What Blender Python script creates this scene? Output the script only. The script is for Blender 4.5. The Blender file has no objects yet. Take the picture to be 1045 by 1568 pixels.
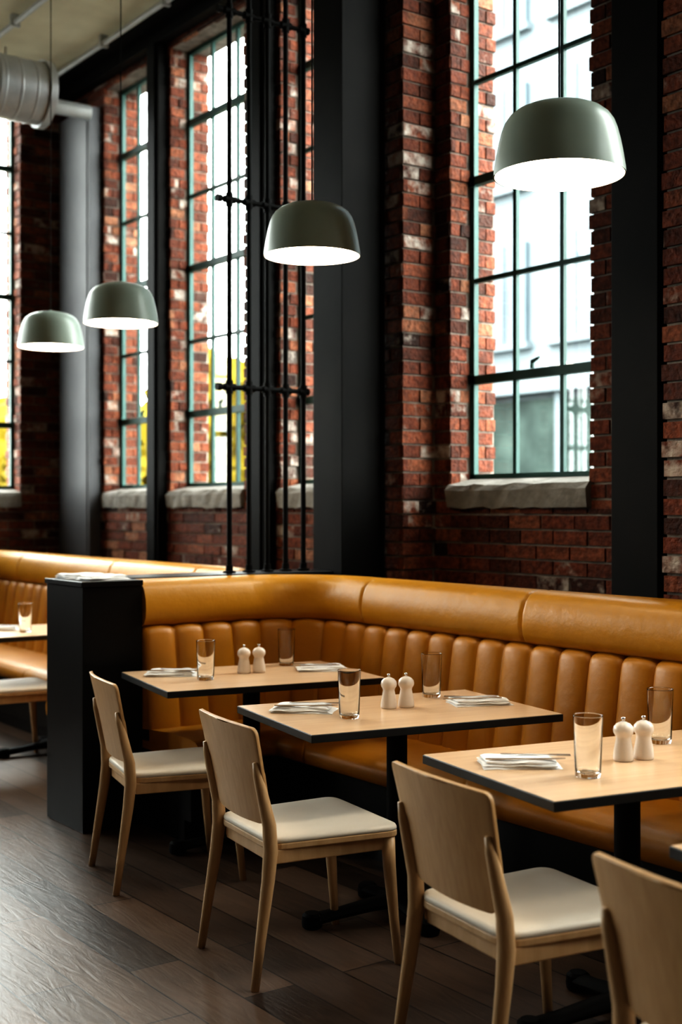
import bpy, bmesh, math, random
from mathutils import Vector, Matrix
random.seed(7)
sc = bpy.context.scene
COL = sc.collection

# ------------------------------------------------------------------ materials
def nmat(name):
    m = bpy.data.materials.new(name); m.use_nodes = True
    nt = m.node_tree
    return m, nt, nt.nodes['Principled BSDF']

def mat(name, c1, c2=None, rough=0.5, metal=0.0, scale=8.0, bump=0.0, bscale=60.0, stretch=None,
        trans=0.0, emit=None, estr=0.0, spec=0.5, ior=1.45, detail=4.0, sheen=0.0):
    m, nt, b = nmat(name)
    tc = nt.nodes.new('ShaderNodeTexCoord')
    mp = nt.nodes.new('ShaderNodeMapping')
    nt.links.new(tc.outputs['Object'], mp.inputs['Vector'])
    if stretch: mp.inputs['Scale'].default_value = stretch
    nz = nt.nodes.new('ShaderNodeTexNoise'); nz.inputs['Scale'].default_value = scale
    nz.inputs['Detail'].default_value = detail
    nt.links.new(mp.outputs[0], nz.inputs['Vector'])
    cr = nt.nodes.new('ShaderNodeValToRGB')
    cr.color_ramp.elements[0].position = 0.3; cr.color_ramp.elements[1].position = 0.7
    cr.color_ramp.elements[0].color = (*c1, 1); cr.color_ramp.elements[1].color = (*(c2 or c1), 1)
    nt.links.new(nz.outputs['Fac'], cr.inputs[0])
    nt.links.new(cr.outputs[0], b.inputs['Base Color'])
    b.inputs['Roughness'].default_value = rough
    b.inputs['Metallic'].default_value = metal
    b.inputs['IOR'].default_value = ior
    b.inputs['Specular IOR Level'].default_value = spec
    b.inputs['Transmission Weight'].default_value = trans
    if emit:
        b.inputs['Emission Color'].default_value = (*emit, 1)
        b.inputs['Emission Strength'].default_value = estr
    if bump > 0:
        n2 = nt.nodes.new('ShaderNodeTexNoise'); n2.inputs['Scale'].default_value = bscale
        n2.inputs['Detail'].default_value = 3
        nt.links.new(mp.outputs[0], n2.inputs['Vector'])
        bp = nt.nodes.new('ShaderNodeBump'); bp.inputs['Strength'].default_value = bump
        bp.inputs['Distance'].default_value = 0.01
        nt.links.new(n2.outputs['Fac'], bp.inputs['Height'])
        nt.links.new(bp.outputs[0], b.inputs['Normal'])
    return m

M_leather = mat('leather_mustard', (0.43, 0.195, 0.010), (0.52, 0.245, 0.014), rough=0.40, scale=3, bump=0.22, bscale=22)
M_leather_shade = mat('leather_mustard_shaded', (0.37, 0.150, 0.006), (0.45, 0.190, 0.009), rough=0.44, scale=3, bump=0.20, bscale=22)  # same leather, darker: shade on the bench front put into the colour
M_black = mat('black_steel', (0.005, 0.0045, 0.004), (0.008, 0.007, 0.006), rough=0.6, scale=5, spec=0.12)
M_blackmat = mat('black_laminate', (0.005, 0.005, 0.005), (0.008, 0.008, 0.008), rough=0.35, scale=5, spec=0.22)
M_chair = mat('beech_wood', (0.53, 0.335, 0.17), (0.63, 0.42, 0.23), rough=0.4, scale=6, stretch=(6, 6, 0.6), bump=0.04)
M_back = mat('beech_veneer', (0.49, 0.29, 0.13), (0.57, 0.355, 0.17), rough=0.38, scale=7, stretch=(8, 8, 0.5), bump=0.03)
M_top = mat('maple_table_top', (0.64, 0.43, 0.265), (0.74, 0.53, 0.345), rough=0.28, scale=5, stretch=(9, 0.7, 1), bump=0.02)
M_edge = mat('black_table_edge', (0.012, 0.012, 0.012), (0.02, 0.02, 0.02), rough=0.45)
M_pad = mat('seat_vinyl_cream', (0.70, 0.635, 0.54), (0.76, 0.695, 0.60), rough=0.5, scale=4, bump=0.05, bscale=150)
M_linen = mat('white_linen', (0.84, 0.84, 0.84), (0.90, 0.90, 0.89), rough=0.9, scale=10, bump=0.08, bscale=200)
M_ceram = mat('cream_ceramic', (0.80, 0.71, 0.62), (0.84, 0.76, 0.68), rough=0.25, scale=6)
M_silver = mat('brushed_silver', (0.55, 0.55, 0.55), (0.65, 0.65, 0.65), rough=0.22, metal=1.0, scale=20)
M_lamp = mat('sage_lamp_enamel', (0.37, 0.435, 0.375), (0.39, 0.455, 0.395), rough=0.33, scale=3)
M_lampin = mat('lamp_inner_white', (0.92, 0.88, 0.80), (0.92, 0.88, 0.80), rough=0.5)
M_lampglow = mat('lamp_glow', (1, 1, 1), rough=0.5, emit=(1.0, 0.86, 0.66), estr=16)
M_teal = mat('green_window_steel', (0.016, 0.068, 0.056), (0.024, 0.092, 0.077), rough=0.5, scale=9)
M_sill = mat('stone_sill', (0.18, 0.165, 0.145), (0.32, 0.30, 0.27), rough=0.9, scale=7, bump=0.8, bscale=25)
M_conc = mat('concrete_ceiling', (0.42, 0.37, 0.26), (0.66, 0.61, 0.45), rough=0.9, scale=1.6, bump=0.3, bscale=8, detail=8)
M_duct = mat('galvanised_duct', (0.42, 0.43, 0.43), (0.56, 0.57, 0.57), rough=0.38, metal=0.6, scale=6)
M_pipe = mat('grey_conduit', (0.42, 0.43, 0.42), (0.50, 0.51, 0.50), rough=0.45, metal=0.3)
M_greycol = mat('grey_lit_column', (0.08, 0.08, 0.086), (0.092, 0.092, 0.098), rough=0.5)  # light on the corner column put into its grey colour
M_wallp = mat('dark_plaster', (0.12, 0.11, 0.10), (0.15, 0.14, 0.125), rough=0.8, scale=3)
M_mortar = mat('mortar', (0.15, 0.125, 0.105), (0.32, 0.28, 0.24), rough=0.95, scale=12, bump=0.6, bscale=60)
M_yellow = mat('autumn_leaves', (0.105, 0.075, 0.004), (0.165, 0.128, 0.016), rough=0.9, scale=3, bump=0.5, bscale=12, spec=0.1)
M_green = mat('hedge_leaves', (0.03, 0.035, 0.006), (0.08, 0.075, 0.01), rough=0.9, scale=5, bump=0.5, bscale=12, spec=0.1)
M_bark = mat('bark', (0.12, 0.09, 0.06), (0.2, 0.15, 0.1), rough=0.9)
M_facade = mat('pale_facade', (0.088, 0.108, 0.120), (0.110, 0.130, 0.141), rough=0.8, scale=0.6)
M_facwin = mat('facade_glazing', (0.050, 0.070, 0.083), (0.078, 0.10, 0.113), rough=0.6, scale=0.7)
M_store = mat('storefront_glazing', (0.003, 0.010, 0.008), (0.036, 0.056, 0.048), rough=0.6, scale=1.3, spec=0.2)
M_asph = mat('street_asphalt', (0.10, 0.10, 0.10), (0.13, 0.13, 0.125), rough=0.9, scale=2)
M_tglass = mat('tumbler_glass', (0.97, 0.98, 0.98), rough=0.0, trans=1.0, ior=1.38)

# window pane: mostly clear
mg, nt, b = nmat('window_glass')
nt.nodes.remove(b)
tr = nt.nodes.new('ShaderNodeBsdfTransparent'); tr.inputs[0].default_value = (0.93, 0.97, 0.97, 1)
gl = nt.nodes.new('ShaderNodeBsdfGlossy'); gl.inputs['Roughness'].default_value = 0.03
mx = nt.nodes.new('ShaderNodeMixShader'); mx.inputs[0].default_value = 0.05
nt.links.new(tr.outputs[0], mx.inputs[1]); nt.links.new(gl.outputs[0], mx.inputs[2])
nt.links.new(mx.outputs[0], nt.nodes['Material Output'].inputs[0])
M_wglass = mg

# brick: per-brick colour attribute
M_brick, nt, b = nmat('old_red_brick')
at = nt.nodes.new('ShaderNodeAttribute'); at.attribute_name = 'bc'
sep = nt.nodes.new('ShaderNodeSeparateColor'); nt.links.new(at.outputs['Color'], sep.inputs[0])
cr = nt.nodes.new('ShaderNodeValToRGB'); e = cr.color_ramp.elements
e[0].position = 0.0; e[0].color = (0.034, 0.013, 0.008, 1)
e[1].position = 1.0; e[1].color = (0.27, 0.120, 0.065, 1)
for p, c in ((0.3, (0.098, 0.027, 0.013, 1)), (0.6, (0.165, 0.045, 0.021, 1)), (0.85, (0.215, 0.069, 0.032, 1))):
    x = e.new(p); x.color = c
nt.links.new(sep.outputs[0], cr.inputs[0])
tc = nt.nodes.new('ShaderNodeTexCoord')
nz = nt.nodes.new('ShaderNodeTexNoise'); nz.inputs['Scale'].default_value = 16; nz.inputs['Detail'].default_value = 7
nt.links.new(tc.outputs['Object'], nz.inputs['Vector'])
ad = nt.nodes.new('ShaderNodeMath'); ad.operation = 'ADD'
nt.links.new(nz.outputs['Fac'], ad.inputs[0]); nt.links.new(sep.outputs[1], ad.inputs[1])
pr = nt.nodes.new('ShaderNodeValToRGB')
pr.color_ramp.elements[0].color = (0, 0, 0, 1)
pr.color_ramp.elements[1].color = (1, 1, 1, 1)
mr = nt.nodes.new('ShaderNodeMath'); mr.operation = 'MULTIPLY'; mr.inputs[1].default_value = 0.8
nt.links.new(ad.outputs[0], mr.inputs[0])
nt.links.new(mr.outputs[0], pr.inputs[0])
pr.color_ramp.elements[0].position = 0.79; pr.color_ramp.elements[1].position = 1.02
nw = nt.nodes.new('ShaderNodeTexNoise'); nw.inputs['Scale'].default_value = 30; nw.inputs['Detail'].default_value = 6
nt.links.new(tc.outputs['Object'], nw.inputs['Vector'])
wr = nt.nodes.new('ShaderNodeMapRange'); wr.inputs[1].default_value = 0.35; wr.inputs[2].default_value = 0.65; wr.inputs[3].default_value = 0.55; wr.inputs[4].default_value = 1.25
nt.links.new(nw.outputs['Fac'], wr.inputs[0])
vm = nt.nodes.new('ShaderNodeVectorMath'); vm.operation = 'SCALE'
nt.links.new(cr.outputs[0], vm.inputs[0]); nt.links.new(wr.outputs[0], vm.inputs['Scale'])
mxc = nt.nodes.new('ShaderNodeMix'); mxc.data_type = 'RGBA'
nt.links.new(pr.outputs[0], mxc.inputs[0]); nt.links.new(vm.outputs[0], mxc.inputs[6])
mxc.inputs[7].default_value = (0.42, 0.36, 0.31, 1)
nt.links.new(mxc.outputs[2], b.inputs['Base Color'])
b.inputs['Roughness'].default_value = 0.72
b.inputs['Specular IOR Level'].default_value = 0.25
n2 = nt.nodes.new('ShaderNodeTexNoise'); n2.inputs['Scale'].default_value = 50; n2.inputs['Detail'].default_value = 6
nt.links.new(tc.outputs['Object'], n2.inputs['Vector'])
bp = nt.nodes.new('ShaderNodeBump'); bp.inputs['Strength'].default_value = 1.0; bp.inputs['Distance'].default_value = 0.012
nt.links.new(n2.outputs['Fac'], bp.inputs['Height']); nt.links.new(bp.outputs[0], b.inputs['Normal'])

# floor planks
M_floor, nt, b = nmat('dark_oak_planks')
tc = nt.nodes.new('ShaderNodeTexCoord')
br = nt.nodes.new('ShaderNodeTexBrick')
br.offset = 0.37; br.inputs['Scale'].default_value = 1.0
br.inputs['Brick Width'].default_value = 1.1; br.inputs['Row Height'].default_value = 0.185
br.inputs['Mortar Size'].default_value = 0.003; br.inputs['Mortar Smooth'].default_value = 0.1
br.inputs['Color1'].default_value = (0.0, 0, 0, 1); br.inputs['Color2'].default_value = (1, 1, 1, 1)
br.inputs['Mortar'].default_value = (0.5, 0.5, 0.5, 1)
nt.links.new(tc.outputs['Object'], br.inputs['Vector'])
mp = nt.nodes.new('ShaderNodeMapping'); mp.inputs['Scale'].default_value = (1.6, 9, 1)
nt.links.new(tc.outputs['Object'], mp.inputs['Vector'])
gz = nt.nodes.new('ShaderNodeTexNoise'); gz.inputs['Scale'].default_value = 2.2; gz.inputs['Detail'].default_value = 8
gz.inputs['Distortion'].default_value = 2.0
nt.links.new(mp.outputs[0], gz.inputs['Vector'])
mm = nt.nodes.new('ShaderNodeMix'); mm.data_type = 'RGBA'; mm.inputs[0].default_value = 0.5
nt.links.new(br.outputs['Color'], mm.inputs[6]); nt.links.new(gz.outputs['Color'], mm.inputs[7])
cr = nt.nodes.new('ShaderNodeValToRGB')
cr.color_ramp.elements[0].position = 0.2; cr.color_ramp.elements[0].color = (0.022, 0.014, 0.010, 1)
cr.color_ramp.elements[1].position = 0.8; cr.color_ramp.elements[1].color = (0.150, 0.096, 0.066, 1)
nt.links.new(mm.outputs[2], cr.inputs[0])
m2 = nt.nodes.new('ShaderNodeMix'); m2.data_type = 'RGBA'; m2.inputs[7].default_value = (0.008, 0.006, 0.005, 1)
nt.links.new(br.outputs['Fac'], m2.inputs[0]); nt.links.new(cr.outputs[0], m2.inputs[6])
nt.links.new(m2.outputs[2], b.inputs['Base Color'])
b.inputs['Roughness'].default_value = 0.38
bp = nt.nodes.new('ShaderNodeBump'); bp.inputs['Strength'].default_value = 0.35; bp.inputs['Distance'].default_value = 0.004
nt.links.new(gz.outputs['Fac'], bp.inputs['Height']); nt.links.new(bp.outputs[0], b.inputs['Normal'])

# ------------------------------------------------------------------ mesh builder
class MB:
    def __init__(s): s.v = []; s.f = []; s.m = []; s.c = []
    def add(s, vs, fs, m=0, c=None):
        o = len(s.v); s.v += [tuple(x) for x in vs]
        for f in fs: s.f.append([i + o for i in f]); s.m.append(m); s.c.append(c or (0, 0, 0, 1))
    def box(s, x0, x1, y0, y1, z0, z1, m=0, c=None):
        s.add([(x0,y0,z0),(x1,y0,z0),(x1,y1,z0),(x0,y1,z0),(x0,y0,z1),(x1,y0,z1),(x1,y1,z1),(x0,y1,z1)],
              [(0,3,2,1),(4,5,6,7),(0,1,5,4),(1,2,6,5),(2,3,7,6),(3,0,4,7)], m, c)
    def tube(s, pts, rad, n=14, m=0, flat=1.0):
        pts = [Vector(p) for p in pts]
        if not isinstance(rad, (list, tuple)): rad = [rad] * len(pts)
        vs = []
        for i, p in enumerate(pts):
            a = pts[max(0, i-1)]; bb = pts[min(len(pts)-1, i+1)]
            d = (bb - a).normalized()
            up = Vector((0,0,1)) if abs(d.z) < 0.9 else Vector((0,1,0))
            u = d.cross(up).normalized(); w = u.cross(d).normalized()
            for k in range(n):
                t = 2*math.pi*k/n
                vs.append(p + u*math.cos(t)*rad[i] + w*math.sin(t)*rad[i]*flat)
        fs = []
        for i in range(len(pts)-1):
            for k in range(n):
                fs.append((i*n+k, i*n+(k+1)%n, (i+1)*n+(k+1)%n, (i+1)*n+k))
        fs.append(tuple(range(n-1,-1,-1))); fs.append(tuple((len(pts)-1)*n+k for k in range(n)))
        s.add(vs, fs, m)
    def lathe(s, prof, n=40, m=0, c=(0,0,0)):
        vs = []
        for r, z in prof:
            for k in range(n):
                t = 2*math.pi*k/n
                vs.append((c[0]+r*math.cos(t), c[1]+r*math.sin(t), c[2]+z))
        fs = []
        for i in range(len(prof)-1):
            for k in range(n):
                fs.append((i*n+k, i*n+(k+1)%n, (i+1)*n+(k+1)%n, (i+1)*n+k))
        if prof[0][0] > 1e-4: fs.append(tuple(range(n-1,-1,-1)))
        if prof[-1][0] > 1e-4: fs.append(tuple((len(prof)-1)*n+k for k in range(n)))
        s.add(vs, fs, m)
    def prism(s, outline, z0, z1, m=0):
        n = len(outline)
        vs = [(x,y,z0) for x,y in outline] + [(x,y,z1) for x,y in outline]
        fs = [tuple(range(n-1,-1,-1)), tuple(range(n,2*n))] + [(i,(i+1)%n,n+(i+1)%n,n+i) for i in range(n)]
        s.add(vs, fs, m)
    def mesh(s, name, mats, smooth=False, color=False, merge=True):
        me = bpy.data.meshes.new(name); me.from_pydata(s.v, [], s.f)
        for mt in mats: me.materials.append(mt)
        me.polygons.foreach_set('material_index', s.m)
        if color:
            ca = me.color_attributes.new('bc', 'FLOAT_COLOR', 'CORNER')
            i = 0; data = []
            for f, c in zip(s.f, s.c): data += list(c) * len(f)
            ca.data.foreach_set('color', data)
        bm = bmesh.new(); bm.from_mesh(me)
        if merge and not color: bmesh.ops.remove_doubles(bm, verts=bm.verts, dist=1e-5)
        bmesh.ops.recalc_face_normals(bm, faces=bm.faces)
        bm.to_mesh(me); bm.free()
        if smooth: me.polygons.foreach_set('use_smooth', [True]*len(me.polygons))
        me.update()
        return me

def obj(name, me, parent=None, loc=(0,0,0), rot=0.0, bevel=0.0, autosm=None, solid=0.0):
    o = bpy.data.objects.new(name, me); COL.objects.link(o)
    o.location = loc; o.rotation_euler = (0,0,rot)
    if parent: o.parent = parent
    if solid: md = o.modifiers.new('s','SOLIDIFY'); md.thickness = solid; md.offset = 0
    if bevel: md = o.modifiers.new('b','BEVEL'); md.width = bevel; md.segments = 2; md.limit_method = 'ANGLE'; md.angle_limit = math.radians(40)
    return o
def smooth_angle(me, deg=40):
    me.polygons.foreach_set('use_smooth', [True]*len(me.polygons))
    bm = bmesh.new(); bm.from_mesh(me)
    for ed in bm.edges:
        if len(ed.link_faces) == 2 and ed.calc_face_angle(0) > math.radians(deg): ed.smooth = False
    bm.to_mesh(me); bm.free()
def empty(name, loc=(0,0,0), rot=0.0):
    o = bpy.data.objects.new(name, None); COL.objects.link(o); o.empty_display_size = 0.1
    o.location = loc; o.rotation_euler = (0,0,rot); return o

# ------------------------------------------------------------------ room constants
WY = 4.60       # brick wall inner face
EX = -10.39     # end wall inner face
ZC = 5.12       # ceiling
SZ, TZ = 1.643, 4.95
XR, YF = 3.2, -5.0
WT = 0.34
backW = [(-9.66,-8.77),(-8.52,-7.46),(-7.01,-5.98),(-5.31,-4.27),(-2.55,-1.5),(-0.9,0.15),(0.75,1.8)]
endW = [(-4.2,-3.1),(-2.4,-1.3),(-0.6,0.5),(1.2,2.3),(3.08,4.17)]

# ------------------------------------------------------------------ brick walls
CH, BL, GAP = 0.0765, 0.232, 0.012
def bcol(lt=0.0):  # lt: more old paint, plus brick colour lightened for lit faces
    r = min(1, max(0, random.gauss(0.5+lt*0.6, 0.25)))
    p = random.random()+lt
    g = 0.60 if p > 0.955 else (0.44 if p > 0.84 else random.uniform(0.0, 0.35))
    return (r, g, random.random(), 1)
def bricks_front(B, a0, a1, z0, z1, dep, jit0=False, jit1=False, lt=0.0):
    n0 = int(math.floor(z0/CH)); n1 = int(math.ceil(z1/CH))
    for i in range(n0, n1):
        za = max(z0, i*CH + GAP/2); zb = min(z1, (i+1)*CH - GAP/2)
        if zb - za < 0.015: continue
        off = (i % 2)*BL/2 + (0.03 if i % 6 == 0 else 0)
        k = math.floor((a0-off)/BL)
        while k*BL+off < a1:
            x0 = max(a0, k*BL+off+GAP/2); x1 = min(a1, (k+1)*BL+off-GAP/2); k += 1
            if x1-x0 < 0.03: continue
            if jit0 and x0 <= a0+1e-6: x0 -= random.uniform(-0.004, 0.012)
            if jit1 and x1 >= a1-1e-6: x1 += random.uniform(-0.004, 0.012)
            B.box(x0, x1, dep-random.uniform(0, 0.007), dep+0.03, za+random.uniform(-.001,.001), zb+random.uniform(-.001,.001), 0, bcol(lt))
def bricks_side(B, a, sgn, d0, d1, z0, z1, lt=0.0):
    n0 = int(math.floor(z0/CH)); n1 = int(math.ceil(z1/CH))
    for i in range(n0, n1):
        za = max(z0, i*CH + GAP/2); zb = min(z1, (i+1)*CH - GAP/2)
        if zb - za < 0.015: continue
        cuts = [d0, d1]
        if d1-d0 > 0.14: cuts = [d0, d0 + ((d1-d0)*0.5 if i % 2 else min(d1-d0-0.02, 0.215)), d1]
        for c0, c1 in zip(cuts[:-1], cuts[1:]):
            if c1-c0 < 0.03: continue
            out = random.uniform(0, 0.008)
            lo, hi = (a-0.03, a+out) if sgn > 0 else (a-out, a+0.03)
            B.box(lo, hi, c0+GAP/2-0.003, c1-GAP/2, za, zb, 0, bcol(lt))

def brick_wall(name, A0, A1, wins, piers, fmap, zmin=0.5):
    B = MB()
    seg = []; cur = A0
    for w in wins: seg.append((cur, w[0])); cur = w[1]
    seg.append((cur, A1))
    s = 0.008
    B.box(A0, A1, s, WT-s, 0, SZ-0.10, 1)
    B.box(A0, A1, s, WT-s, TZ, ZC, 1)
    for a, c in seg: B.box(a+ (s if a != A0 else 0), c-(s if c != A1 else 0), s, WT-s, SZ-0.10, TZ, 1)
    bricks_front(B, A0, A1, zmin, SZ-0.16, 0.0)
    for w in wins:
        bricks_front(B, w[0]-0.0, w[1], TZ, ZC-0.02, 0.0)
    for a, c in seg: bricks_front(B, a, c, SZ-0.16, ZC-0.02, 0.0, a != A0, c != A1, lt=0.02)
    for w in wins:
        for a, sg in ((w[0], 1), (w[1], -1)):
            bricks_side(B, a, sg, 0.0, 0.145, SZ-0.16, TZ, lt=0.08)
            bricks_side(B, a, sg, 0.185, WT, SZ-0.16, TZ)
    for a, c, d in piers:
        B.box(a+s, c-s, -d+s, 0.02, 0, ZC, 1)
        bricks_front(B, a, c, zmin, ZC-0.02, -d, True, True, lt=0.02)
        bricks_side(B, a, -1, -d, 0, zmin, ZC-0.02)
        bricks_side(B, c, 1, -d, 0, zmin, ZC-0.02, lt=0.20)  # window-lit side: paint patches, and the light put into the brick colour
    B.v = [fmap(*p) for p in B.v]
    return obj(name, B.mesh(name, [M_brick, M_mortar], color=True))

brick_wall('wall_back', EX-WT, XR, backW,
           [(-5.93,-5.43,0.24), (-3.36,-2.72,0.56), (-1.4,-1.0,0.24)],
           lambda a, d, z: (a, WY+d, z))
brick_wall('wall_left', YF, WY, endW, [], lambda a, d, z: (EX-d, a, z), zmin=0.5)
B = MB(); B.box(XR, XR+0.2, YF, WY+WT, 0, ZC); obj('wall_right', B.mesh('wall_right', [M_wallp]))
B = MB(); B.box(EX, XR, YF-0.3, YF, 0, ZC); obj('wall_front', B.mesh('wall_front', [M_wallp]))
B = MB(); B.box(EX-WT, XR+0.2, YF-0.3, WY+WT, -0.12, 0); obj('floor', B.mesh('floor', [M_floor]))
B = MB(); B.box(EX-WT, XR+0.2, YF-0.3, WY+WT, ZC, ZC+0.25); obj('ceiling', B.mesh('ceiling', [M_conc]))
B = MB()
B.box(EX, XR, WY-0.10, WY-0.01, ZC-0.13, ZC)
B.box(EX, XR, WY-0.22, WY-0.01, ZC-0.03, ZC)
obj('trim_1', B.mesh('perimeter_steel_beam', [M_black]), bevel=0.004)

# ------------------------------------------------------------------ windows
wn = 0
def window(a0, a1, cols, fmap, portal_loc, portal_rot, psize, latch=False, z0=SZ, z1=TZ):
    global wn; wn += 1
    E = empty('window_%d' % wn)
    F = MB(); d0, d1 = 0.150, 0.182
    F.box(a0, a0+0.03, d0, d1, z0, z1); F.box(a1-0.03, a1, d0, d1, z0, z1)
    F.box(a0, a1, d0, d1, z0, z0+0.03); F.box(a0, a1, d0, d1, z1-0.03, z1)
    rows = 6
    for i in range(1, cols):
        x = a0+(a1-a0)*i/cols; F.box(x-0.013, x+0.013, d0+0.004, d1-0.004, z0, z1)
    for j in range(1, rows):
        z = z0+(z1-z0)*j/rows; t = 0.024 if j in (1,3,5) else 0.012
        F.box(a0, a1, d0-(0.012 if t > .02 else -0.003), d1-0.003, z-t, z+t)
    if latch:
        x = a0+(a1-a0)*0.5; z = z0+(z1-z0)/rows+0.025
        F.tube([(x-0.015,d0-0.02,z),(x-0.015,d0-0.02,z+0.035),(x+0.05,d0-0.035,z+0.05)],[0.012,0.012,0.006],8)
    for z in (z0+(z1-z0)*0.5, z0+(z1-z0)*0.17, z0+(z1-z0)*0.83):
        F.box(a0-0.0, a0+0.045, d0-0.012, d0+0.002, z-0.03, z+0.03)
    F.v = [fmap(*p) for p in F.v]
    obj('frame', F.mesh('window_frame', [M_teal], merge=False), E)
    G = MB(); G.box(a0+0.01, a1-0.01, 0.163, 0.168, z0+0.01, z1-0.01); G.v = [fmap(*p) for p in G.v]
    obj('glass', G.mesh('window_glass', [M_wglass]), E)
    S = MB(); n = 14
    prof = [(-0.030, SZ-0.155), (-0.038, SZ-0.06), (-0.02, SZ-0.03), (0.15, SZ+0.004), (0.24, SZ+0.0), (0.36, SZ-0.03), (0.365, SZ-0.155)]
    vs = []
    aa0, aa1 = a0+0.0, a1-0.002
    for i in range(n+1):
        x = aa0+(aa1-aa0)*i/n
        for k, (d, z) in enumerate(prof):
            j = 0.007 if k in (0, 1, 2) else 0
            vs.append(fmap(x, d+random.uniform(-j, j), z+random.uniform(-j, j)))
    m = len(prof); fs = [tuple(range(m)), tuple(n*m+k for k in range(m))[::-1]]
    for i in range(n):
        for k in range(m): fs.append((i*m+k, i*m+(k+1)%m, (i+1)*m+(k+1)%m, (i+1)*m+k))
    S.add(vs, fs); obj('sill', S.mesh('window_sill', [M_sill]), E)
    ld = bpy.data.lights.new('window_portal', 'AREA'); ld.shape = 'RECTANGLE'
    ld.size, ld.size_y = psize
    ld.cycles.is_portal = True
    lo = bpy.data.objects.new('portal', ld); COL.objects.link(lo)
    lo.location = portal_loc; lo.rotation_euler = portal_rot; lo.parent = E
H = TZ-SZ
for k, (a, c) in enumerate(backW):
    window(a, c, 3, lambda a, d, z: (a, WY+d, z), ((a+c)/2, WY+0.38, (SZ+TZ)/2), (-math.pi/2,0,0), (c-a, H), latch=True)
for a, c in endW:
    window(a, c, 3, lambda a, d, z: (EX-d, a, z), (EX-0.38, (a+c)/2, (SZ+TZ)/2), (0,-math.pi/2,0), (H, c-a))

# ------------------------------------------------------------------ steel columns
def hcol(x0, x1, y0, y1, name='steel_column', z0=0, z1=ZC):
    B = MB(); t = 0.02
    B.box(x0, x1, y0, y0+t, z0, z1); B.box(x0, x1, y1-t, y1, z0, z1)
    B.box(x0+0.03, x1-0.008, y0+t, y1-t, z0, z1)
    B.box(x0-0.03, x1+0.03, y0-0.02, y1+0.02, z0, z0+0.02)
    return obj(name, B.mesh(name, [M_black], merge=False), bevel=0.003)
hcol(-5.81,-5.54,4.03,4.325)
hcol(-3.63,-3.385,4.03,4.325)
B = MB(); B.box(-7.24,-7.05,4.505,4.59,0,ZC-0.13); B.box(-7.20,-7.09,4.49,4.51,0,ZC-0.13)
obj('steel_column', B.mesh('flat_column', [M_black], merge=False), bevel=0.003)
B = MB(); B.box(-8.745,-8.555,4.515,4.59,0,ZC-0.13); B.box(-8.71,-8.59,4.50,4.52,0,ZC-0.13)
obj('steel_column', B.mesh('flat_column', [M_black], merge=False), bevel=0.003)
B = MB(); B.box(-10.32,-9.70,4.486,4.59,0,4.80); B.box(-10.28,-9.74,4.478,4.49,0.0,4.80)
obj('steel_column', B.mesh('grey_column', [M_greycol], merge=False), bevel=0.004)

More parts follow.
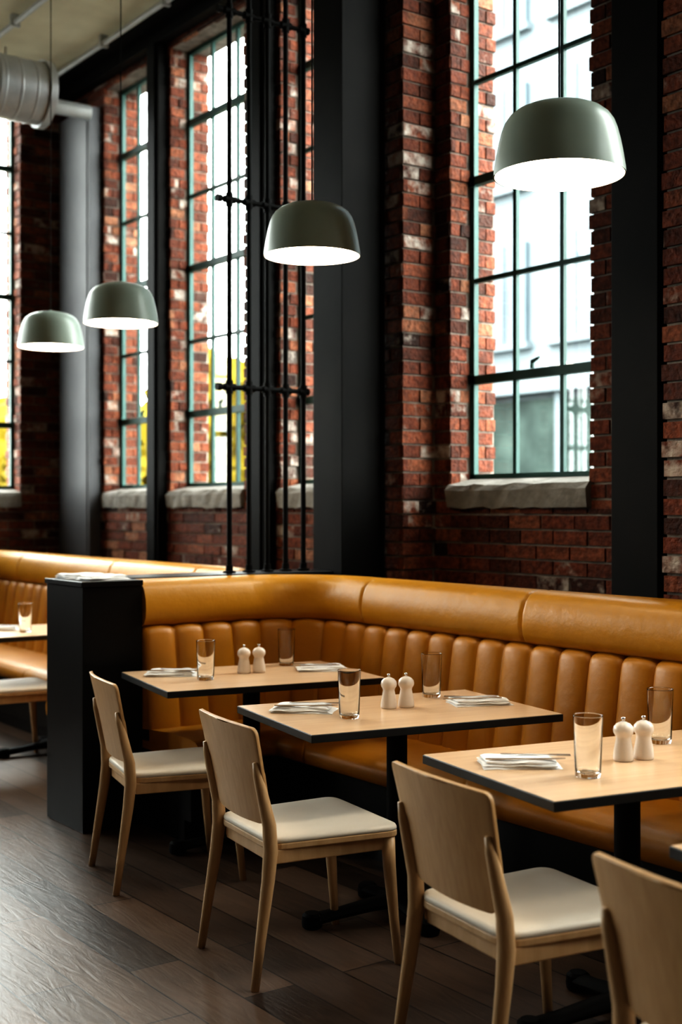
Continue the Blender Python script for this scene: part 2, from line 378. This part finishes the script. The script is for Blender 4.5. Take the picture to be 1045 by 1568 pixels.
# ------------------------------------------------------------------ banquettes
def banquette(x0, y0, ys, xe, R, mirror=None, phase=0.0):
    E = empty('banquette')
    def P(st, off):
        sg, t = st; r = max(R-off, 0.05); cx = x0+off+r; cy = y0-off-r
        if sg == 0: p = (x0+off, ys+t*(cy-ys))
        elif sg == 1: a = t*math.pi/2; p = (cx-r*math.cos(a), cy+r*math.sin(a))
        else: p = (cx+t*(xe-cx), y0-off)
        return (mirror-p[0], p[1]) if mirror is not None else p
    L0 = (y0-R)-ys; L2 = xe-(x0+R)
    n0 = int(L0/0.007); n1 = 90; n2 = int(L2/0.007)
    st = [(0, i/n0) for i in range(n0)] + [(1, i/n1) for i in range(n1)] + [(2, i/n2) for i in range(n2+1)]
    S = [0.0]
    for i in range(1, len(st)):
        a = P(st[i-1], 0.20); c = P(st[i], 0.20); S.append(S[-1]+math.hypot(c[0]-a[0], c[1]-a[1]))
    pitch = 0.160
    seams = [1.27, 2.36, 3.9, 5.4, 6.9]
    def g(s, w=0.006): return sum(math.exp(-((s-q)/w)**2) for q in seams)
    def sweep(name, prof, mt, amp):
        vs = []; m = len(prof)
        for q, s in zip(st, S):
            b = abs(math.sin(math.pi*(s/pitch+phase)))**0.28
            gg = g(s)
            for off, z, w, sw in prof:
                o = off + amp*w*b - 0.010*sw*gg
                zz = z - 0.006*sw*gg*(1 if z > 1.0 else 0)
                if amp > 0 and z > 0.86: zz -= 0.022*(1-b)
                x, y = P(q, o); vs.append((x, y, zz))
        fs = [tuple(range(m)), tuple((len(st)-1)*m+k for k in range(m))[::-1]]
        for i in range(len(st)-1):
            for k in range(m): fs.append((i*m+k, i*m+(k+1)%m, (i+1)*m+(k+1)%m, (i+1)*m+k))
        Bm = MB(); Bm.add(vs, fs); me = Bm.mesh(name, [mt]); smooth_angle(me, 60)
        return obj(name, me, E)
    pr = [(0.05, 0.40, 0, 0)]
    for i in range(9):
        z = 0.40+0.495*i/8; pr.append((0.248-0.07*i/8, z, 1, 0))
    pr += [(0.174, 0.912, .92, 0), (0.166, 0.926, .75, 0), (0.153, 0.935, 0.4, 0), (0.05, 0.937, 0, 0)]
    sweep('channel_back', pr, M_leather_shade, 0.036)
    pr = [(0.03, 0.930, 0, 0), (0.165, 0.930, 0, 0.3), (0.192, 0.942, 0, 1), (0.207, 0.97, 0, 1), (0.212, 1.01, 0, 1), (0.207, 1.06, 0, 1),
          (0.190, 1.105, 0, 1), (0.165, 1.132, 0, 1), (0.13, 1.145, 0, 1), (0.05, 1.147, 0, 1), (0.02, 1.140, 0, 1), (0.005, 1.12, 0, 1), (0.0, 1.08, 0, 0), (0.0, 0.93, 0, 0)]
    sweep('head_roll', pr, M_leather, 0)
    pr = [(0.0, 0.0, 0, 0), (0.0, 0.93, 0, 0), (0.06, 0.93, 0, 0), (0.06, 0.0, 0, 0)]
    sweep('back_panel', pr, M_blackmat, 0)
    pr = [(0.10, 0.36, 0, 0), (0.10, 0.44, 0, 0), (0.25, 0.455, 0, 0), (0.45, 0.468, 0, .4), (0.62, 0.466, 0, .6), (0.675, 0.458, 0, .6), (0.705, 0.44, 0, 1), (0.717, 0.415, 0, 1),
          (0.715, 0.39, 0, 1), (0.705, 0.368, 0, 1), (0.69, 0.36, 0, 0)]
    sweep('seat_cushion', pr, M_leather_shade, 0)
    pr = [(0.08, 0.0, 0, 0), (0.08, 0.36, 0, 0), (0.64, 0.36, 0, 0), (0.64, 0.10, 0, 0), (0.58, 0.10, 0, 0), (0.58, 0.0, 0, 0)]
    sweep('plinth', pr, M_blackmat, 0)
    return E
banquette(-5.57, 3.86, 2.765, 2.6, 0.50)
banquette(-5.57, 3.86, 2.765, -1.05, 0.50, mirror=-11.39, phase=0.3)

# partition between booths
B = MB()
B.box(-5.80,-5.39,2.46,2.76,0,1.125); B.box(-5.815,-5.575,2.76,4.0,0,1.125)
B.box(-5.805,-5.38,2.45,2.762,1.125,1.15); B.box(-5.817,-5.573,2.762,4.0,1.125,1.15)
obj('booth_partition', B.mesh('booth_partition', [M_blackmat], merge=False), bevel=0.003)

# pipe screen
B = MB(); px = -5.695; ys = [3.42,3.54,3.655,3.77,3.885]
for y in ys:
    B.tube([(px,y,1.15),(px,y,ZC)], 0.0135, 12)
    B.lathe([(0.034,0),(0.034,0.008),(0.02,0.012),(0.018,0.04),(0.0125,0.042)], 16, 0, (px,y,1.15))
for z in (2.115, 3.09, 4.07):
    B.tube([(px+0.0,ys[0]-0.06,z),(px,ys[-1]+0.03,z)], 0.0125, 12)
    for y in ys:
        B.tube([(px,y,z-0.035),(px,y,z+0.035)], 0.0195, 12)
        B.tube([(px,y-0.032,z),(px,y+0.032,z)], 0.0195, 12)
    B.tube([(px,ys[0]-0.075,z),(px,ys[0]-0.05,z)], 0.02, 12)
me = B.mesh('pipe_screen', [M_black], merge=False); smooth_angle(me, 40); obj('pipe_screen', me)

# ------------------------------------------------------------------ lamps
def lamp_meshes():
    outer = [(0.200,0.0),(0.1985,0.02),(0.192,0.06),(0.184,0.10),(0.175,0.135),(0.166,0.158),(0.152,0.178),(0.132,0.194),(0.105,0.206),(0.07,0.214),(0.035,0.218),(0.0,0.219)]
    inner = [(r-0.004 if r > 0.01 else 0.0, z-0.004 if z > 0 else 0.0) for r, z in outer]
    B = MB(); B.lathe(outer[:1] + outer, 64)
    B.f = [f for f in B.f if len(f) <= 4]; B.m = B.m[:len(B.f)]
    me1 = B.mesh('lamp_shade', [M_lamp], smooth=True)
    B = MB(); B.lathe(inner, 64); B.f = [f for f in B.f if len(f) <= 4]; B.m = B.m[:len(B.f)]
    me2 = B.mesh('lamp_shade_inner', [M_lampin], smooth=True)
    B = MB(); B.lathe([(0.0,0.026),(0.10,0.027),(0.178,0.031),(0.186,0.036),(0.178,0.040),(0.0,0.040)], 64)  # added glowing disc, stands in for the lit inside of the shade
    me3 = B.mesh('glow_disc', [M_lampglow], smooth=True)
    B = MB(); B.lathe([(0.012,0.215),(0.012,0.224),(0.004,0.230)], 20); me4 = B.mesh('cap', [M_lamp], smooth=False)
    return me1, me2, me3, me4
LM = lamp_meshes()
for (x, y, z) in ((-2.748,2.819,2.500),(-4.309,2.983,2.523),(-6.23,3.063,2.477),(-7.356,3.146,2.47),(-1.1,2.75,2.5)):
    E = empty('pendant_lamp', (x, y, z))
    for nme, me in zip(('shade','shade_inner','glow_disc','cap'), LM): obj(nme, me, E)
    B = MB(); B.tube([(0,0,0.22),(0,0,ZC-z)], 0.003, 8); B.lathe([(0.05,ZC-z-0.03),(0.05,ZC-z)], 24)
    obj('cord', B.mesh('cord', [M_black], merge=False), E)

# ------------------------------------------------------------------ chairs
def round_poly(pts, r, n=6):
    out = []
    N = len(pts)
    for i in range(N):
        p = Vector(pts[i]); a = (Vector(pts[i-1])-p).normalized(); c = (Vector(pts[(i+1)%N])-p).normalized()
        rr = r[i] if isinstance(r, (list, tuple)) else r
        p0 = p+a*rr; p1 = p+c*rr
        for k in range(n+1):
            t = k/n; out.append(tuple((1-t)**2*p0+2*t*(1-t)*p+t*t*p1))
    return out
def scaled(o, s, cy=0.02):
    return [(x*s, (y-cy)*s+cy) for x, y in o]
seat_out = round_poly([(-0.205,-0.215),(0.205,-0.215),(0.238,0.245),(-0.238,0.245)], [0.06,0.06,0.05,0.05])
def chair_meshes():
    n = len(seat_out)
    rings = [(0.985,0.438),(0.998,0.441),(0.998,0.448),(0.985,0.455),(0.94,0.459),(0.7,0.457),(0.4,0.453),(0.1,0.451)]
    B = MB(); vs = []
    for s, z in rings: vs += [(x, y, z) for x, y in scaled(seat_out, s)]
    fs = [tuple(range(n-1,-1,-1)), tuple((len(rings)-1)*n+k for k in range(n))]
    for i in range(len(rings)-1):
        for k in range(n): fs.append((i*n+k, i*n+(k+1)%n, (i+1)*n+(k+1)%n, (i+1)*n+k))
    B.add(vs, fs); pad = B.mesh('seat', [M_pad], smooth=True)
    B = MB(); B.prism(scaled(seat_out, 1.0), 0.418, 0.4395)
    rail = MB()
    rail.box(-0.185,0.185,0.190,0.212,0.375,0.42); rail.box(-0.175,0.175,-0.20,-0.18,0.375,0.42)
    for sx in (-1, 1):
        q = [(sx*0.205,-0.19),(sx*0.185,-0.19),(sx*0.195,0.2),(sx*0.215,0.2)]
        rail.add([(x,y,0.375) for x,y in q]+[(x,y,0.42) for x,y in q],[(0,3,2,1),(4,5,6,7),(0,1,5,4),(1,2,6,5),(2,3,7,6),(3,0,4,7)])
    B.add(rail.v, rail.f); frame = B.mesh('frame', [M_chair], merge=False)
    legs = []
    for sx in (-1, 1):
        B = MB()
        B.tube([(sx*0.222,-0.272,0),(sx*0.217,-0.25,0.15),(sx*0.211,-0.222,0.33),(sx*0.208,-0.212,0.42),(sx*0.207,-0.216,0.50),(sx*0.206,-0.235,0.58),(sx*0.205,-0.254,0.66),(sx*0.205,-0.263,0.70)],
               [0.0135,0.0165,0.021,0.0235,0.022,0.019,0.0155,0.009], 16)
        legs.append(B.mesh('rear_leg', [M_chair], smooth=True))
        B = MB()
        B.tube([(sx*0.222,0.242,0),(sx*0.216,0.228,0.15),(sx*0.210,0.214,0.32),(sx*0.208,0.21,0.42)],[0.0135,0.0165,0.0215,0.023],16)
        me = B.mesh('front_leg', [M_chair], smooth=True); legs.append(me)
    B = MB(); vs = []; nu, nv = 24, 22; z0, z1 = 0.495, 0.815
    for j in range(nv+1):
        t = 0.5-0.5*math.cos(math.pi*j/nv); z = z0+(z1-z0)*t
        hw = 0.205+0.028*t
        db = z-z0; dt = z1-z; rb, rt = 0.055, 0.022
        if db < rb: hw -= rb-math.sqrt(max(0, rb*rb-(rb-db)**2))
        if dt < rt: hw -= rt-math.sqrt(max(0, rt*rt-(rt-dt)**2))
        for i in range(nu+1):
            u = -1+2*i/nu; x = u*hw
            y = -0.198-0.20*(z-0.47)-0.030*(1-(x/0.235)**2) - 0.05*max(0, z-0.6)**1.5
            vs.append((x, y, z - 0.006*(x/0.23)**2*(1 if t > .5 else -1)))
    fs = [(j*(nu+1)+i, j*(nu+1)+i+1, (j+1)*(nu+1)+i+1, (j+1)*(nu+1)+i) for j in range(nv) for i in range(nu)]
    B.add(vs, fs); back = B.mesh('backrest', [M_back], smooth=True, merge=False)
    return pad, frame, legs, back
CM = chair_meshes()
def chair(x, y, deg):
    E = empty('dining_chair', (x, y, 0), math.radians(deg))
    obj('seat', CM[0], E); obj('seat_frame', CM[1], E, bevel=0.004)
    for i, me in enumerate(CM[2]): obj('leg_%d' % (i+1), me, E)
    o = obj('backrest', CM[3], E, solid=0.013); md = o.modifiers.new('b','BEVEL'); md.width = 0.003; md.segments = 2; md.limit_method='ANGLE'
chair(-4.62, 2.49, -13); chair(-3.51, 2.39, -8); chair(-2.43, 2.37, -8); chair(-1.485, 2.13, -8); chair(-7.15, 2.80, -3)

# ------------------------------------------------------------------ tables
TW, TD, TH = 0.68, 0.99, 0.75
def table_meshes():
    B = MB(); B.box(-TW/2,TW/2,-TD/2,TD/2,TH-0.028,TH-0.0015); t1 = B.mesh('top_edge', [M_edge])
    B = MB(); B.box(-TW/2+.003,TW/2-.003,-TD/2+.003,TD/2-.003,TH-0.010,TH); t2 = B.mesh('top', [M_top])
    B = MB(); B.lathe([(0.055,0.045),(0.045,0.06),(0.038,0.08),(0.038,TH-0.06),(0.07,TH-0.05),(0.07,TH-0.028)], 32)
    B.box(-0.18,0.18,-0.025,0.025,TH-0.045,TH-0.028); B.box(-0.025,0.025,-0.25,0.25,TH-0.045,TH-0.028)
    for dx, dy, L in ((1,0,0.24),(-1,0,0.24),(0,1,0.30),(0,-1,0.34)):
        pts = [(dx*a*L, dy*a*L, z) for a, z in ((0,0.055),(0.3,0.052),(0.7,0.038),(0.9,0.032),(1.0,0.030))]
        B.tube(pts, [0.045,0.038,0.032,0.034,0.034], 14, flat=0.6)
        B.lathe([(0.030,0.0),(0.036,0.006),(0.038,0.02),(0.036,0.045),(0.026,0.054),(0.0,0.056)], 20, 0, (dx*L, dy*L, 0))
    t3 = B.mesh('pedestal_base', [M_black], merge=False); smooth_angle(t3, 35)
    return t1, t2, t3
TM = table_meshes()
LT = 0.0078
def napkin_mesh(seed):
    rnd = random.Random(seed); B = MB(); nx, ny = 20, 14
    w, d = 0.225, 0.135
    ph = rnd.uniform(0, 6)
    for lay in range(3):
        z0 = lay*LT; sh = rnd.uniform(-0.007, 0.007); tw = rnd.uniform(-0.04, 0.04)
        ww, dd = w-lay*0.012, d-lay*0.009
        vs = []
        for top in (0, 1):
            for j in range(ny+1):
                for i in range(nx+1):
                    u = -1+2*i/nx; v = -1+2*j/ny
                    ed = max(abs(u), abs(v))
                    wav = 0.0022*math.sin(5*u+ph+lay)*math.cos(4*v+ph)
                    z = z0 + top*(LT*(1-max(0, (ed-0.8)/0.2)**2*0.75)) + (wav if (top and lay == 2) else 0) + (0.0016*math.sin(6*u+ph*lay) if ed > .9 and lay+top > 0 else 0)
                    x = u*ww/2+sh+0.0025*math.sin(3*v+ph+lay); y = v*dd/2+sh*.5+0.0035*math.sin(2.5*u+ph*2+lay)
                    vs.append((x-tw*y, y+tw*x, max(0, z)))
        N = (nx+1)*(ny+1); fs = []
        for j in range(ny):
            for i in range(nx):
                a = j*(nx+1)+i; fs.append((a, a+nx+1, a+nx+2, a+1)); fs.append((N+a, N+a+1, N+a+nx+2, N+a+nx+1))
        per = [i for i in range(nx+1)] + [j*(nx+1)+nx for j in range(1, ny+1)] + [ny*(nx+1)+i for i in range(nx-1,-1,-1)] + [j*(nx+1) for j in range(ny-1,0,-1)]
        for a, c in zip(per, per[1:]+per[:1]): fs.append((a, c, N+c, N+a))
        B.add(vs, fs)
    me = B.mesh('folded_napkin', [M_linen], merge=False); smooth_angle(me, 60); return me
NAP = [napkin_mesh(s) for s in (1, 2, 3)]
B = MB(); B.lathe([(0.0,0.0),(0.032,0.0),(0.0345,0.003),(0.036,0.02),(0.041,0.168),(0.0413,0.170),(0.0403,0.170),(0.0395,0.167),(0.0345,0.020),(0.030,0.012),(0.0,0.011)], 40)
GLS = B.mesh('glass_tumbler', [M_tglass], smooth=True)
B = MB(); B.lathe([(0.0,0.0),(0.028,0.0),(0.030,0.004),(0.030,0.012),(0.028,0.03),(0.0235,0.055),(0.0215,0.066),(0.024,0.074),(0.0285,0.080),(0.0300,0.089),(0.0280,0.099),(0.020,0.108),(0.009,0.113),(0.006,0.114)], 32)
B.lathe([(0.006,0.113),(0.0045,0.117),(0.0065,0.121),(0.006,0.126),(0.0,0.128)], 16, 1)
SHK = B.mesh('pepper_mill', [M_ceram, M_silver], smooth=True)
def cutlery(kind):
    B = MB()
    if kind == 'fork':
        out = [(-0.10,-0.004),(-0.09,-0.006),(-0.03,-0.003),(0.03,-0.003),(0.045,-0.010),(0.06,-0.011),(0.06,0.011),(0.045,0.010),(0.03,0.003),(-0.03,0.003),(-0.09,0.006),(-0.10,0.004)]
        B.prism(out, 0.0, 0.0022)
        for k in range(4):
            y = -0.0095+k*0.0063; B.box(0.059,0.10,y-0.0014,y+0.0014,0.0,0.0022)
    else:
        out = [(-0.115,-0.004),(-0.10,-0.0075),(-0.02,-0.005),(0.0,-0.004),(0.02,-0.009),(0.09,-0.009),(0.112,-0.001),(0.115,0.005),(0.0,0.005),(-0.02,0.005),(-0.10,0.0075),(-0.115,0.004)]
        B.prism(out, 0.0, 0.0025)
    return B.mesh(kind, [M_silver], merge=False)
FRK, KNF = cutlery('fork'), cutlery('knife')
def table(x, y, deg, ox=0.0, items=True):
    r = math.radians(deg)
    E = empty('dining_table', (x, y, 0), r)
    obj('top_edge', TM[0], E, bevel=0.002); obj('top', TM[1], E, bevel=0.001); obj('pedestal_base', TM[2], E)
    if not items: return
    def W(lx, ly): return (x+lx*math.cos(r)-ly*math.sin(r), y+lx*math.sin(r)+ly*math.cos(r))
    def put(nm, me, lx, ly, rot=0, z=TH):
        p = W(lx, ly); obj(nm, me, None, (p[0], p[1], z+0.0002), r+math.radians(rot))
    put('folded_napkin', NAP[random.randrange(3)], -0.12+ox, -0.325, 62+random.uniform(-5,5))
    put('folded_napkin', NAP[random.randrange(3)], 0.01+ox, 0.345, 75+random.uniform(-8,8))
    put('glass_tumbler', GLS, 0.095+ox, -0.24)
    put('glass_tumbler', GLS, -0.22+ox, 0.27)
    put('pepper_mill', SHK, -0.045+ox, -0.01); put('salt_mill', SHK, -0.04+ox, 0.06)
    zt = TH+3*LT+0.0022
    put('fork', FRK, -0.115+ox, -0.27, 60, zt); put('knife', KNF, -0.075+ox, -0.33, 66, zt)
    put('fork', FRK, -0.01+ox, 0.32, 245, zt); put('knife', KNF, 0.035+ox, 0.30, 256, zt)
table(-4.79, 2.99, -10.5, -0.02); table(-3.65, 2.905, -10.5); table(-2.52, 2.866, -10.5, 0.04); table(-1.41, 2.646, -10.5, 0.04); table(-7.30, 3.17, -3)

obj('folded_napkin', NAP[0], None, (-5.69,2.59,1.1505), 1.5); obj('folded_napkin', NAP[1], None, (-5.50,2.61,1.1505), 1.7)

# ------------------------------------------------------------------ ceiling services
B = MB(); r0 = 0.21
rr = []; L = 6.6; n = int(L/0.11); N = 40
for i in range(n):
    for k, (f, q) in enumerate(((0.0, r0), (0.86, r0), (0.9, r0+0.003), (0.96, r0+0.003))): rr.append((i*0.11+f*0.11, q))
B.tube([(0, -a, 0) for a, q in rr], [q for a, q in rr], N)
B.tube([(0,0.03,0),(0,-0.02,0)], r0+0.02, N); B.tube([(0,-0.5,0),(0,-0.54,0)], r0+0.015, N)
for yy in (-0.35,-2.0,-4.0,-6.0):
    B.tube([(0,yy,r0),(0,yy,ZC-4.335)], 0.006, 8); B.tube([(0,yy-0.015,0),(0,yy+0.015,0)], r0+0.008, N)
me = B.mesh('air_duct', [M_duct], merge=False); smooth_angle(me, 30)
obj('air_duct', me, None, (-8.30, 3.48, 4.33))
B = MB(); B.tube([(-9.65,3.45,4.72),(-9.65,4.46,4.72)], 0.06, 24); B.tube([(-9.65,3.9,4.72),(-9.65,3.94,4.72)], 0.07, 24)
B.tube([(-9.65,3.75,4.77),(-9.65,3.75,ZC-0.01)], 0.008, 8)
me = B.mesh('drain_pipe', [M_pipe], merge=False); smooth_angle(me, 30); obj('drain_pipe', me)
B = MB()
for y in (4.28, 3.57):
    B.tube([(EX+0.02,y,5.06),(XR-0.02,y,5.06)], 0.022, 12)
    for x in range(-10, 3): B.box(x-0.015, x+0.015, y-0.035, y+0.035, 5.03, ZC-0.001)
me = B.mesh('ceiling_conduit', [M_pipe], merge=False); smooth_angle(me, 30); obj('ceiling_conduit', me)

# ------------------------------------------------------------------ outside
B = MB(); B.box(-80,40,WY+WT+0.05,60,-0.5,-0.3); B.box(-80,EX-WT-0.05,-40,WY+WT+0.05,-0.5,-0.3); obj('street_ground', B.mesh('street_ground', [M_asph], merge=False))
B = MB(); B.box(-23,-6,17,27,-0.3,22,0)
for fl in range(6):
    z = 4.6+fl*3.0
    for i in range(9):
        x = -22.4+i*1.9; B.box(x,x+1.25,16.9,17.02,z,z+1.9,1); B.box(x+0.6,x+0.66,16.86,16.92,z,z+1.9,0); B.box(x-0.1,x+1.35,16.82,17.0,z-0.12,z,0)
for i in range(8):
    x = -22.6+i*2.1; B.box(x,x+1.8,16.9,17.02,-0.2,3.5,2)
    B.box(x-0.15,x,16.75,17.0,-0.3,3.8,0)
B.box(-23.1,-5.9,16.6,17.0,3.6,4.0,0)
obj('office_building', B.mesh('office_building', [M_facade, M_facwin, M_store], merge=False))
def bush(x, y, r, h, name='autumn_tree', mt=None):
    E = empty(name, (x, y, -0.3))
    B = MB(); B.tube([(0,0,0),(0.03,0,h*0.35),(0,0.05,h*0.7)], [0.09,0.07,0.04], 8); obj('trunk', B.mesh('trunk', [M_bark]), E)
    bm = bmesh.new(); rnd = random.Random(int(x*100))
    for k in range(14):
        c = Vector((rnd.uniform(-.7,.7)*r, rnd.uniform(-.7,.7)*r, h*0.55+rnd.uniform(-.38,.38)*h))
        bmesh.ops.create_icosphere(bm, subdivisions=3, radius=r*rnd.uniform(0.28,0.52), matrix=Matrix.Translation(c))
    for v in bm.verts: v.co += Vector((rnd.uniform(-1,1), rnd.uniform(-1,1), rnd.uniform(-1,1)))*0.09*r
    me = bpy.data.meshes.new('leaves'); bm.to_mesh(me); bm.free(); me.materials.append(mt or M_yellow)
    obj('leaves', me, E)
for x, y, r, h in ((-15.5,9.2,1.4,3.8),(-17.8,9.6,1.6,3.3),(-20.3,9.0,1.7,2.9),(-17.0,6.8,1.5,2.4),(-19.5,6.2,1.6,2.6),(-22.5,7.6,1.8,3.0),(-14.0,9.4,1.2,2.2),(-21,10.6,1.6,3.2)):
    bush(x, y, r, h)
for x, y, r, h in ((-14.0,15.3,0.9,1.6),(-12.6,15.4,0.9,1.5),(-11.4,15.3,0.9,1.7)):
    bush(x, y, r, h, 'hedge_bush', M_green)

# ------------------------------------------------------------------ world / camera
w = bpy.data.worlds.new('overcast'); sc.world = w; w.use_nodes = True
bg = w.node_tree.nodes['Background']; bg.inputs[0].default_value = (1.0, 0.98, 0.95, 1); bg.inputs[1].default_value = 12.0

cd = bpy.data.cameras.new('camera'); cam = bpy.data.objects.new('camera', cd); COL.objects.link(cam)
cam.location = (0, 0, 1.49); cam.rotation_euler = (math.pi/2, 0, math.radians(54))
cd.lens = 44.77; cd.sensor_width = 36; cd.shift_y = -0.0045
cd.dof.use_dof = True; cd.dof.focus_distance = 4.35; cd.dof.aperture_fstop = 2.2
cd.clip_start = 0.05
sc.camera = cam
sc.view_settings.view_transform = 'Standard'
try: sc.view_settings.look = 'High Contrast'
except Exception: pass
sc.view_settings.exposure = 0.42
